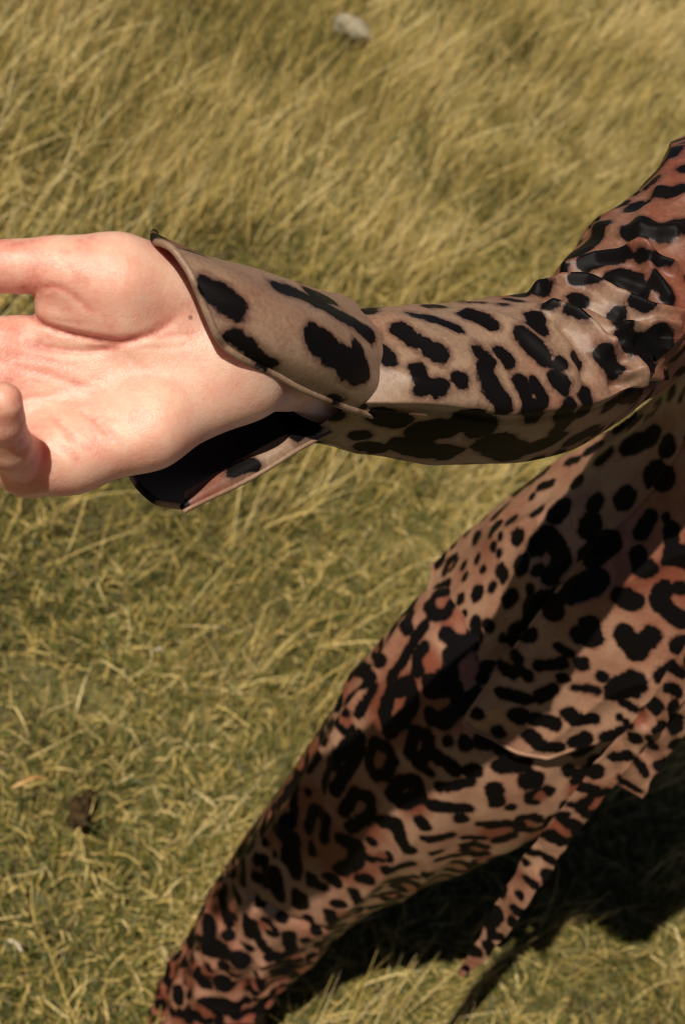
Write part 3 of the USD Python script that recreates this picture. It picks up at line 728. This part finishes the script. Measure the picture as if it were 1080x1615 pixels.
CREASES = [([(62, 458), (85, 451), (120, 470), (158, 498)], .7, 1.5), ([(41, 484), (60, 505), (100, 522), (150, 533), (200, 537), (235, 527), (270, 505), (300, 474)], 1.6, 1.6),
           ([(52, 543), (90, 551), (130, 554), (185, 546), (235, 533)], 1.0, 1.5), ([(235, 531), (310, 526), (345, 522)], .4, 1.2), ([(120, 648), (148, 662), (175, 688), (192, 713)], .7, 1.3),
           ([(92, 704), (115, 718), (130, 748)], .7, 1.4), ([(30, 580), (75, 590), (120, 606), (170, 628)], .55, 1.4), ([(15, 560), (60, 566), (110, 576), (150, 590)], .3, 1.2), ([(200, 560), (240, 590), (300, 610)], .22, 1.4), ([(70, 500), (110, 508), (160, 512)], .35, 1.0), ([(110, 420), (125, 440), (150, 452)], .3, 1.2), ([(215, 545), (250, 548), (320, 540)], .3, 1.1), ([(85, 660), (130, 700), (170, 726)], .35, 1.3), ([(345, 545), (352, 580), (350, 610)], .25, 1.3), ([(150, 650), (180, 660), (230, 655)], .2, 1.2), ([(20, 640), (60, 625), (110, 640)], .4, 1.3), ([(40, 462), (58, 470)], 1.2, 1.6), ([(60, 640), (110, 690), (125, 735)], .35, 2.0)]


def crease_depth(p, wide=1.0):
    d = -p[:, 2]
    q = np.stack([540 + FPX * p[:, 0] / d, 807.5 - FPX * p[:, 1] / d], 1)
    out = np.zeros(len(p))
    for pts, amp, w in CREASES:
        pts = np.array(pts, float)
        t = np.concatenate([[0], np.cumsum(np.linalg.norm(np.diff(pts, axis=0), axis=1))])
        line = (CubicSpline if len(pts) > 3 else PchipInterpolator)(t, pts)(np.linspace(0, t[-1], 60))
        dist, at = cKDTree(line).query(q)
        taper = np.clip((1 - at / 59) / .35, 0, 1) ** 1.2 * np.clip(.45 + at / 59 / .2, 0, 1)
        out += amp / 1000 * taper * np.exp(-(dist * 0.25 / (w * wide * (1 + .8 * (1 - taper)))) ** 2)
    return out * (p[:, 2] > -0.575)


def hand_sdf(p):
    d = None
    for c in PALM:
        e = cone_sdf(p, *c)
        d = e if d is None else smin(d, e, 0.009)
    hollow = np.linalg.norm((p - hp3(150, 592, 36)) * np.array([0.72, 1, 1]), axis=1) - 0.026
    d = -smin(-d, hollow, 0.014)
    th = np.min([cone_sdf(p, *c) for c in THUMB], 0)
    d = smin(d, th, 0.004)
    fg = None
    for F_ in FINGERS:
        e = None
        for c in F_:
            q = cone_sdf(p, *c)
            e = q if e is None else smin(e, q, 0.002)
        fg = e if fg is None else np.minimum(fg, e)
    d = smin(d, fg, 0.004)
    near = np.abs(d) < 0.006
    d[near] += crease_depth(p[near]) * 0.9
    return d


lo, hi = np.array([-0.222, -0.012, -0.70]), np.array([0.028, 0.112, -0.475])
hv, hf = surface_nets(hand_sdf, lo, hi, 0.0009)
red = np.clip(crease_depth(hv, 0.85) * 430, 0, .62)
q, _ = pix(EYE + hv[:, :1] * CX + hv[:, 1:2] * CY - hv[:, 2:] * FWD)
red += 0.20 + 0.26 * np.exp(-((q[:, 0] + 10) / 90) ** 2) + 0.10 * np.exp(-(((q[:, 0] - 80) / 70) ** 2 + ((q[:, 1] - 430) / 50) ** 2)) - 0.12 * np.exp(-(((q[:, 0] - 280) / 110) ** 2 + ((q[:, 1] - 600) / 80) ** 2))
hw = EYE + hv[:, :1] * CX + hv[:, 1:2] * CY - hv[:, 2:] * FWD
hf2 = hf[:, ::-1] if np.mean(np.einsum('ij,ij->i', normals(hw, hf), hw - hw.mean(0))) < 0 else hf
FACE = np.array([-0.29, -0.957, 0.0])
LAT = np.array([0.957, -0.29, 0.0])                                  # towards the person's left
UPZ = np.array([0, 0, 1.0])
SHR, ELR, WRR = np.ravel(P(1470, 80, .91)), np.ravel(P(985, 560, .775)), np.ravel(P(440, 548, .62))
SHL, ELL, WRL = np.array([.545, 1.07, 1.35]), np.array([.665, 1.12, 1.09]), np.array([.67, 1.02, .87])
HEAD = np.array([.355, .985, 1.545])
hd_ = lambda a, b, c: HEAD + a * FACE + b * LAT + c * UPZ
BONES = [(SHR, ELR, .036, .024), (ELR, WRR, .022, .014), (SHL, ELL, .045, .036), (ELL, WRL, .036, .024), (SHR, SHL, .055, .055), (np.array([.29, 1.03, 1.24]), np.array([.43, 1.06, 1.24]), .09, .09),
         (np.array([.30, 1.02, 1.06]), np.array([.38, 1.04, 1.06]), .085, .085), (np.array([.25, 1.02, .93]), np.array([.38, 1.04, .93]), .095, .095), (np.array([.36, 1.04, 1.24]), np.array([.34, 1.03, .95]), .09, .09),
         (np.array([.24, 1.0, .88]), np.array([.18, .97, .47]), .075, .05), (np.array([.18, .97, .47]), np.array([.155, .975, .06]), .048, .032), (np.array([.365, 1.10, .88]), np.array([.29, 1.22, .47]), .07, .05),
         (np.array([.29, 1.22, .47]), np.array([.245, 1.35, .06]), .046, .032), (np.array([.365, 1.035, 1.38]), hd_(-.01, 0, -.05), .056, .052)]


def body_sdf(p):
    d = None
    for c in BONES:
        e = cone_sdf(p, *c)
        d = e if d is None else smin(d, e, .016)
    return d


def head_sdf(p):
    q = np.stack([(p - HEAD) @ FACE, (p - HEAD) @ LAT, (p - HEAD) @ UPZ], 1)
    ell = lambda c, r_: (np.linalg.norm((q - c) / r_, axis=1) - 1) * min(r_)
    L = lambda a, b, ra, rb: cone_sdf(q, np.array(a, float), np.array(b, float), ra, rb)
    d = ell(np.array([-.008, 0, .035]), np.array([.094, .074, .088]))
    d = smin(d, ell(np.array([.03, 0, -.03]), np.array([.062, .058, .075])), .03)
    d = smin(d, L((.06, 0, -.085), (.066, 0, -.092), .022, .020), .03)
    for s_ in (-1, 1):
        d = smin(d, L((.062, .042 * s_, -.012), (.05, .05 * s_, -.02), .022, .018), .02)
        d = -smin(-d, L((.094, .030 * s_, .018), (.094, .034 * s_, .018), .015, .014), .012)
        d = smin(d, L((.070, .031 * s_, .017), (.070, .0311 * s_, .017), .0145, .0145), .002)
        d = smin(d, L((.092, .012 * s_, .034), (.082, .046 * s_, .036), .008, .006), .012)
        d = smin(d, np.linalg.norm((q - np.array([-.012, .074 * s_, .0])) / np.array([1, .35, 1.7]), axis=1) * .35 - .006, .006)
        d = smin(d, L((.104, .009 * s_, -.024), (.098, .012 * s_, -.026), .007, .006), .006)
    d = smin(d, L((.088, 0, .025), (.110, 0, -.020), .007, .009), .010)
    d = smin(d, L((.086, -.020, -.053), (.092, 0, -.050), .006, .007), .006)
    d = smin(d, L((.092, 0, -.050), (.086, .020, -.053), .007, .006), .006)
    d = smin(d, L((.082, -.016, -.064), (.086, .016, -.064), .007, .007), .006)
    d = -smin(-d, L((.097, -.019, -.0575), (.097, .019, -.0575), .0022, .0022), .004)
    neck = cone_sdf(p, np.array([.365, 1.035, 1.36]), hd_(-.015, 0, -.05), .058, .050)
    return smin(d, neck, .025)


bv1, bf1 = surface_nets(body_sdf, np.array([-.12, .36, .0]), np.array([1.0, 1.28, 1.46]), .012)
hv1, hf1 = surface_nets(head_sdf, HEAD + (-.13, -.15, -.12), HEAD + (.14, .14, .15), .004)
lefth = WRL + np.array([0, 0, .04]) + (hv - np.array(hp3(430, 548, -54))) @ np.array([UPZ, FACE, -LAT])
keep_ = (hv[:, 0] < hp3(430, 548, -54)[0])[hf2].all(1)
used_, inv_ = np.unique(hf2[keep_], return_inverse=True)
lefth, leftf = lefth[used_], inv_.reshape(-1, 3)[:, ::-1]
parts_v, parts_f = [hw, bv1, hv1, lefth], [hf2, bf1, hf1, leftf]
off_, fs_ = 0, []
for a_, b_ in zip(parts_v, parts_f):
    fs_.append(b_ + off_); off_ += len(a_)
mole = hw[np.argmin(np.hypot(q[:, 0] - 299.5, q[:, 1] - 501) + 2000 * (pix(hw)[1] - .54))]
UsdShade.Shader.Get(stage, '/World/Looks/skin_look/md').GetInput('vector2').Set(Gf.Vec3f(*map(float, mole)))
put(PP + 'body', (np.vstack(parts_v), np.vstack(fs_)), 'skin_look', prim_floats={'red': np.concatenate([red, np.full(len(bv1), .2), np.full(len(hv1), .25), red[used_]])})


for i_, s_ in enumerate((-1, 1)):
    ball = trimesh.creation.icosphere(3, .0148)
    name_ = PP + 'eye' + (f'_{i_:03d}' if i_ else '')
    put(name_, (np.array(ball.vertices) + hd_(.0722, .031 * s_, .017), ball.faces), 'eye_look')
    ball = trimesh.creation.icosphere(2, .0062)
    put(name_ + '/iris', (np.array(ball.vertices) * 1.0 + hd_(.0818, .0305 * s_, .017), ball.faces), 'hair_look')


def hair_sdf(p):
    q = np.stack([(p - HEAD) @ FACE, (p - HEAD) @ LAT, (p - HEAD) @ UPZ], 1)
    cap = (np.linalg.norm((q - np.array([-.012, 0, .04])) / np.array([.104, .086, .10]), axis=1) - 1) * .086
    drape = cone_sdf(q, np.array([-.05, 0, .0]), np.array([-.075, 0, -.17]), .075, .055)
    d = smin(cap, drape, .03) + .004 * np.sin(q[:, 1] * 420 + 3 * np.sin(q[:, 2] * 40))
    return np.maximum(d, np.minimum(q[:, 0] - .02, .085 - q[:, 2]))


v_, f_ = surface_nets(hair_sdf, HEAD + (-.17, -.17, -.25), HEAD + (.17, .17, .17), .005)
put(PP + 'hair', (v_, f_), 'hair_look')


def shoe_sdf(p):
    d = cone_sdf(p, np.array([-.055, 0, .035]), np.array([.06, 0, .03]), .034, .036)
    d = smin(d, cone_sdf(p, np.array([.06, .004, .03]), np.array([.155, .006, .024]), .036, .027), .02)
    d = smin(d, cone_sdf(p, np.array([-.045, 0, .05]), np.array([-.035, 0, .095]), .033, .036), .02)
    return np.maximum(d, .002 - p[:, 2])


v_, f_ = surface_nets(shoe_sdf, np.array([-.12, -.07, -.01]), np.array([.21, .07, .12]), .005)
for i_, (foot, dr) in enumerate((((.175, .975), np.array([.55, -.835, 0])), ((.245, 1.35), np.array([.2, -.98, 0])))):
    w_ = v_[:, :1] * dr + v_[:, 1:2] * np.cross(UPZ, dr) + v_[:, 2:] * UPZ + np.array([*foot, 0.004])
    put(PP + 'shoe' + (f'_{i_:03d}' if i_ else ''), (w_, f_), 'shoe_look')

# -- right trouser leg
leg = [((960, 760), (1110, 890), 1.01), ((880, 840), (1060, 1000), 1.005), ((770, 900), (1020, 1110), .99), ((655, 965), (925, 1222), .975), ((562, 1080), (812, 1297), .97), ((470, 1210), (690, 1362), .968), ((402, 1302), (590, 1426), .966),
       ((332, 1420), (500, 1492), .964), ((288, 1510), (425, 1556), .962), ((234, 1602), (392, 1622), .955), ((205, 1660), (375, 1700), .945)]
v, f, nrm, ss, tt = tube([(PY(*a, np.array(y)), PY(*b, np.array(y)), .92) for a, b, y in leg], 420, 240)
cyl = np.stack([np.cos(tt) * 1.7, np.sin(tt) * 1.7, ss * 3.2], -1)
v = v + nrm * (0.008 * vnoise(cyl, 31, 3))[:, None]
v = v + nrm * (0.0065 * folds(np.stack([np.cos(tt) * 1.5 + ss * 2, np.sin(tt) * 1.5, ss * 5 + np.cos(tt)], -1), 37))[:, None]
bunch = np.clip((ss - 0.55) / 0.25, 0, 1)
v = v + nrm * (bunch * 0.010 * folds(np.stack([np.cos(tt) * 1.3, np.sin(tt) * 1.3, ss * 20 + np.cos(tt + 1) * 1.6], -1), 38, 2.2))[:, None]
v = v + nrm * (bunch * 0.009 * vnoise(np.stack([np.cos(tt) * 1.6, np.sin(tt) * 1.6, ss * 22], -1), 32, 3))[:, None]
v = ridge(v, nrm, [([(640, 985), (560, 1110), (480, 1235), (420, 1330)], .006, .008), ([(455, 1300), (420, 1400), (380, 1480)], .005, .008), ([(400, 1420), (440, 1450), (500, 1470)], -.005, .008),
                   ([(360, 1470), (400, 1530), (390, 1600)], -.006, .009), ([(300, 1540), (350, 1520), (420, 1520)], .004, .006)], None)
pr = print_spots(v, f, LEG_SPOTS, 0.0120, 0.015, (0.010, 0.015), 23, ring=0.8, grow=1.2, size_in=(0.005, 0.010))
pr['rust'] = np.clip(pr['rust'] * 1.15 + np.interp(ss, [0, .5, .75, 1], [.12, .2, .55, .75]) + 0.25 * np.exp(-((tt - 0.15) / .5) ** 2), 0, 1)
LEFT = [((.37, 1.07, .95), .10), ((.36, 1.10, .86), .10), ((.335, 1.15, .70), .088), ((.29, 1.22, .47), .072), ((.262, 1.30, .22), .066), ((.245, 1.35, .04), .068)]
v2, f2, n2, s2, t2 = tube([(np.array(c) - RT0 * w_, np.array(c) + RT0 * w_, .95) for c, w_ in LEFT], 180, 120)
v2 = v2 + n2 * (0.006 * vnoise(np.stack([np.cos(t2) * 1.7, np.sin(t2) * 1.7, s2 * 4 + 9], -1), 33, 3))[:, None]
sp = trimesh.creation.icosphere(4, 1.0)
v3, f3 = np.array(sp.vertices) * (.165, .115, .10) + (.315, 1.02, .93), np.array(sp.faces)
p2, p3 = print_spots(v2, f2, [], .016, .016, (0.010, 0.015), 33, ring=.8), print_spots(v3, f3, [], .016, .016, (0.010, 0.015), 34, ring=.8)
allv, allf = np.vstack([v, v2, v3]), np.vstack([f, f2 + len(v), f3 + len(v) + len(v2)])
put(PP + 'trousers', (allv, allf), 'trouser_look', prim_floats={q_: np.concatenate([pr[q_], np.clip(p2[q_] + (.25 if q_ == 'rust' else 0), -1, 1), p3[q_]]) for q_ in pr})

# -- the blouse's body: a front and a back panel with a slit at the side
TZ = np.array([0.70, 0.76, 0.90, 1.04, 1.20, 1.33, 1.40, 1.44])
TC = np.array([(.285, 1.02), (.290, 1.02), (.31, 1.02), (.335, 1.02), (.35, 1.02), (.36, 1.02), (.365, 1.03), (.37, 1.03)])
TA = np.array([.186, .184, .176, .161, .173, .192, .195, .11])
TB = np.array([.145, .142, .138, .120, .125, .118, .105, .085])
fc, fa, fb_ = PchipInterpolator(TZ, TC), PchipInterpolator(TZ, TA), PchipInterpolator(TZ, TB)
ER = math.radians(8)


def torso_point(z, phi, off=0.0):
    c, a, b = fc(z), fa(z) + off, fb_(z) + off
    x, y = a * np.cos(phi), b * np.sin(phi)
    return np.stack([c[..., 0] + x * math.cos(ER) - y * math.sin(ER), c[..., 1] + x * math.sin(ER) + y * math.cos(ER), z], -1)


def panel(front, rows, cols):
    k, j = np.meshgrid(np.linspace(0, 1, rows), np.linspace(0, 1, cols), indexing='ij')
    slit = lambda z: np.radians(np.interp(z, [0.70, 0.76, 0.90, 1.04, 1.3], [236, 233, 222, 210, 190]))
    if front:
        hem = np.interp(j, [0, .12, .32, .50, .62, .85, 1], [.765, .757, .765, .85, .885, .80, .76])
        xs = torso_point(np.full(cols, .82), np.radians(np.interp(.82, [0.70, 0.76, 0.90], [236, 233, 222])) + np.linspace(0, 1, cols) * math.radians(385 - 228))[:, 0]
        hem = np.interp(xs, [.17, .20, .255, .275, .313, .36, .50], [.775, .765, .775, .81, .885, .93, .82])[None] + 0 * j
        z = 1.43 - k * (1.43 - hem)
        s0 = slit(z)
        phi = s0 + j * (math.radians(385) - s0)
        flare = np.clip((1.0 - z) / 0.25, 0, 1)
        off = 0.006 + 0.016 * np.exp(-(j / .10) ** 2) * flare + 0.004
    else:
        hem = np.interp(j, [0, .55, .85, 1], [.775, .77, .77, .755])
        z = 1.43 - k * (1.43 - hem)
        s1 = slit(z) + math.radians(7) + 2 * math.pi
        phi = math.radians(383) + j * (s1 - math.radians(383))
        flare = np.clip((1.0 - z) / 0.25, 0, 1)
        off = 0.002 + 0.006 * flare
    fold = vnoise(np.stack([np.cos(phi) * 3.2, np.sin(phi) * 3.2, z * 2.2], -1).reshape(-1, 3), 41 + front, 3).reshape(z.shape)
    off = off + 0.009 * fold * np.clip((1.15 - z) / 0.3, 0.3, 1)
    q = np.stack([np.cos(phi) * 2.6 + z * 2, np.sin(phi) * 2.6, z * 5 - np.cos(phi)], -1).reshape(-1, 3)
    off = off + 0.008 * (folds(q, 43 + front).reshape(z.shape) - (0.3 if front else .8))
    return torso_point(z, phi, off)


for front, name, seed in ((True, 'front_panel', 24), (False, 'back_panel', 25)):
    G = panel(front, 330, 380)
    v, f = G.reshape(-1, 3), grid_faces(330, 380, False)
    n = normals(v, f)
    if np.mean(np.einsum('ij,ij->i', n[:, :2], v[:, :2] - v[:, :2].mean(0))) < 0:
        f, n = f[:, ::-1], -n
    pr = print_spots(v, f, TUNIC_SPOTS, 0.0165, 0.016, (0.009, 0.014), seed, ring=0.5, grow=1.2, size_in=(0.004, 0.008))
    if front:
        pr['rust'] = np.clip(pr['rust'] + 0.30 + 0.55 * vnoise(v * 7, 51, 2) + np.clip((v[:, 2] - .92) * 4, -.3, .5), 0, 1)
    else:
        pr['rust'] = np.clip(pr['rust'] + 0.18 + 0.4 * vnoise(v * 7, 52, 2), 0, 1)
    put(PP + 'blouse/' + name, (v, f), 'trouser_look', prim_floats=pr)
    G = v.reshape(330, 380, 3)
    w, wf = rope(np.vstack([G[::2, 0], G[-1, ::2]]) if front else np.vstack([G[-1, ::2], G[::-2, -1]]), 0.0016)
    ids = cKDTree(v).query(w)[1]
    put(PP + 'blouse/' + name + '/hem', (w, wf), 'trouser_look', prim_floats={'spot': pr['spot'][ids] + .0015, 'rust': pr['rust'][ids] * .7})


# -- the hanging ends of the waist tie
def strap(path, mids, halves, y, seed, flat=0.006):
    mids, halves = np.array(mids, float), np.array(halves, float)
    t = np.arange(len(mids))
    u = np.linspace(0, len(mids) - 1, 160)
    M, W = CubicSpline(t, mids)(u), PchipInterpolator(t, halves)(u)
    d = np.gradient(M, axis=0); d /= np.linalg.norm(d, axis=1, keepdims=True)
    nn = np.stack([d[:, 1], -d[:, 0]], 1)
    wob = 1 + 0.22 * vnoise(np.stack([u * 2.3, 0 * u, 0 * u], 1), seed, 2)
    rows = []
    for x in np.linspace(-1, 1, 15):
        q = M + nn * (W * wob * x)[:, None]
        dy = flat * x * np.sin(u * 0.9 + seed) + 0.005 * vnoise(np.stack([u * 1.6, 0 * u + x * .8, 0 * u], 1), seed + 1, 2)
        rows.append(PY(q[:, 0], q[:, 1], y + dy))
    G = np.stack(rows, 1)
    v, f = G.reshape(-1, 3), grid_faces(160, 15, False)
    n = normals(v, f)
    back = v + np.array([0.0003, 0.0016, 0])
    vv = np.vstack([v, back])
    m = 15
    e = np.concatenate([np.arange(159) * m, 159 * m + np.arange(14), (np.arange(159, 0, -1)) * m + 14, np.arange(14, 0, -1)])
    e2 = np.roll(e, -1)
    o = len(v)
    rim = np.vstack([np.stack([e, e2, e2 + o], 1), np.stack([e, e2 + o, e + o], 1)])
    ff = np.vstack([f, f[:, ::-1] + o, rim])
    pr = print_spots(v, f, RIBBON_SPOTS, 0.009, 0.012, (0.005, 0.009), seed, ring=0.2, grow=1.15)
    pr = {k: np.concatenate([x, x]) for k, x in pr.items()}
    pr['rust'] = np.clip(pr['rust'] + 0.35 + .4 * vnoise(vv * 30, seed, 2), 0, 1)
    return put(path, (vv, ff), 'trouser_look', prim_floats=pr, smooth=True)


C7 = lambda pts: [(640 + x / 2.4545, 1080 + y / 2.4545) for x, y in pts]
UsdGeom.Xform.Define(stage, PP + 'waist_tie')
strap(PP + 'waist_tie/tie_end', C7([(1250, -320), (1120, -120), (1010, 60), (920, 170), (830, 275), (740, 385), (655, 500), (565, 615), (485, 735), (395, 870), (315, 1000), (205, 1125)]), np.array([56, 56, 52, 52, 54, 52, 54, 58, 58, 50, 40, 16]) / 2.4545, 0.835, 3)
strap(PP + 'waist_tie/tie_end_001', C7([(1300, -320), (1190, -120), (1090, 60), (1000, 190), (930, 300), (865, 415)]), np.array([50, 54, 56, 58, 58, 58]) / 2.4545, 0.845, 5)
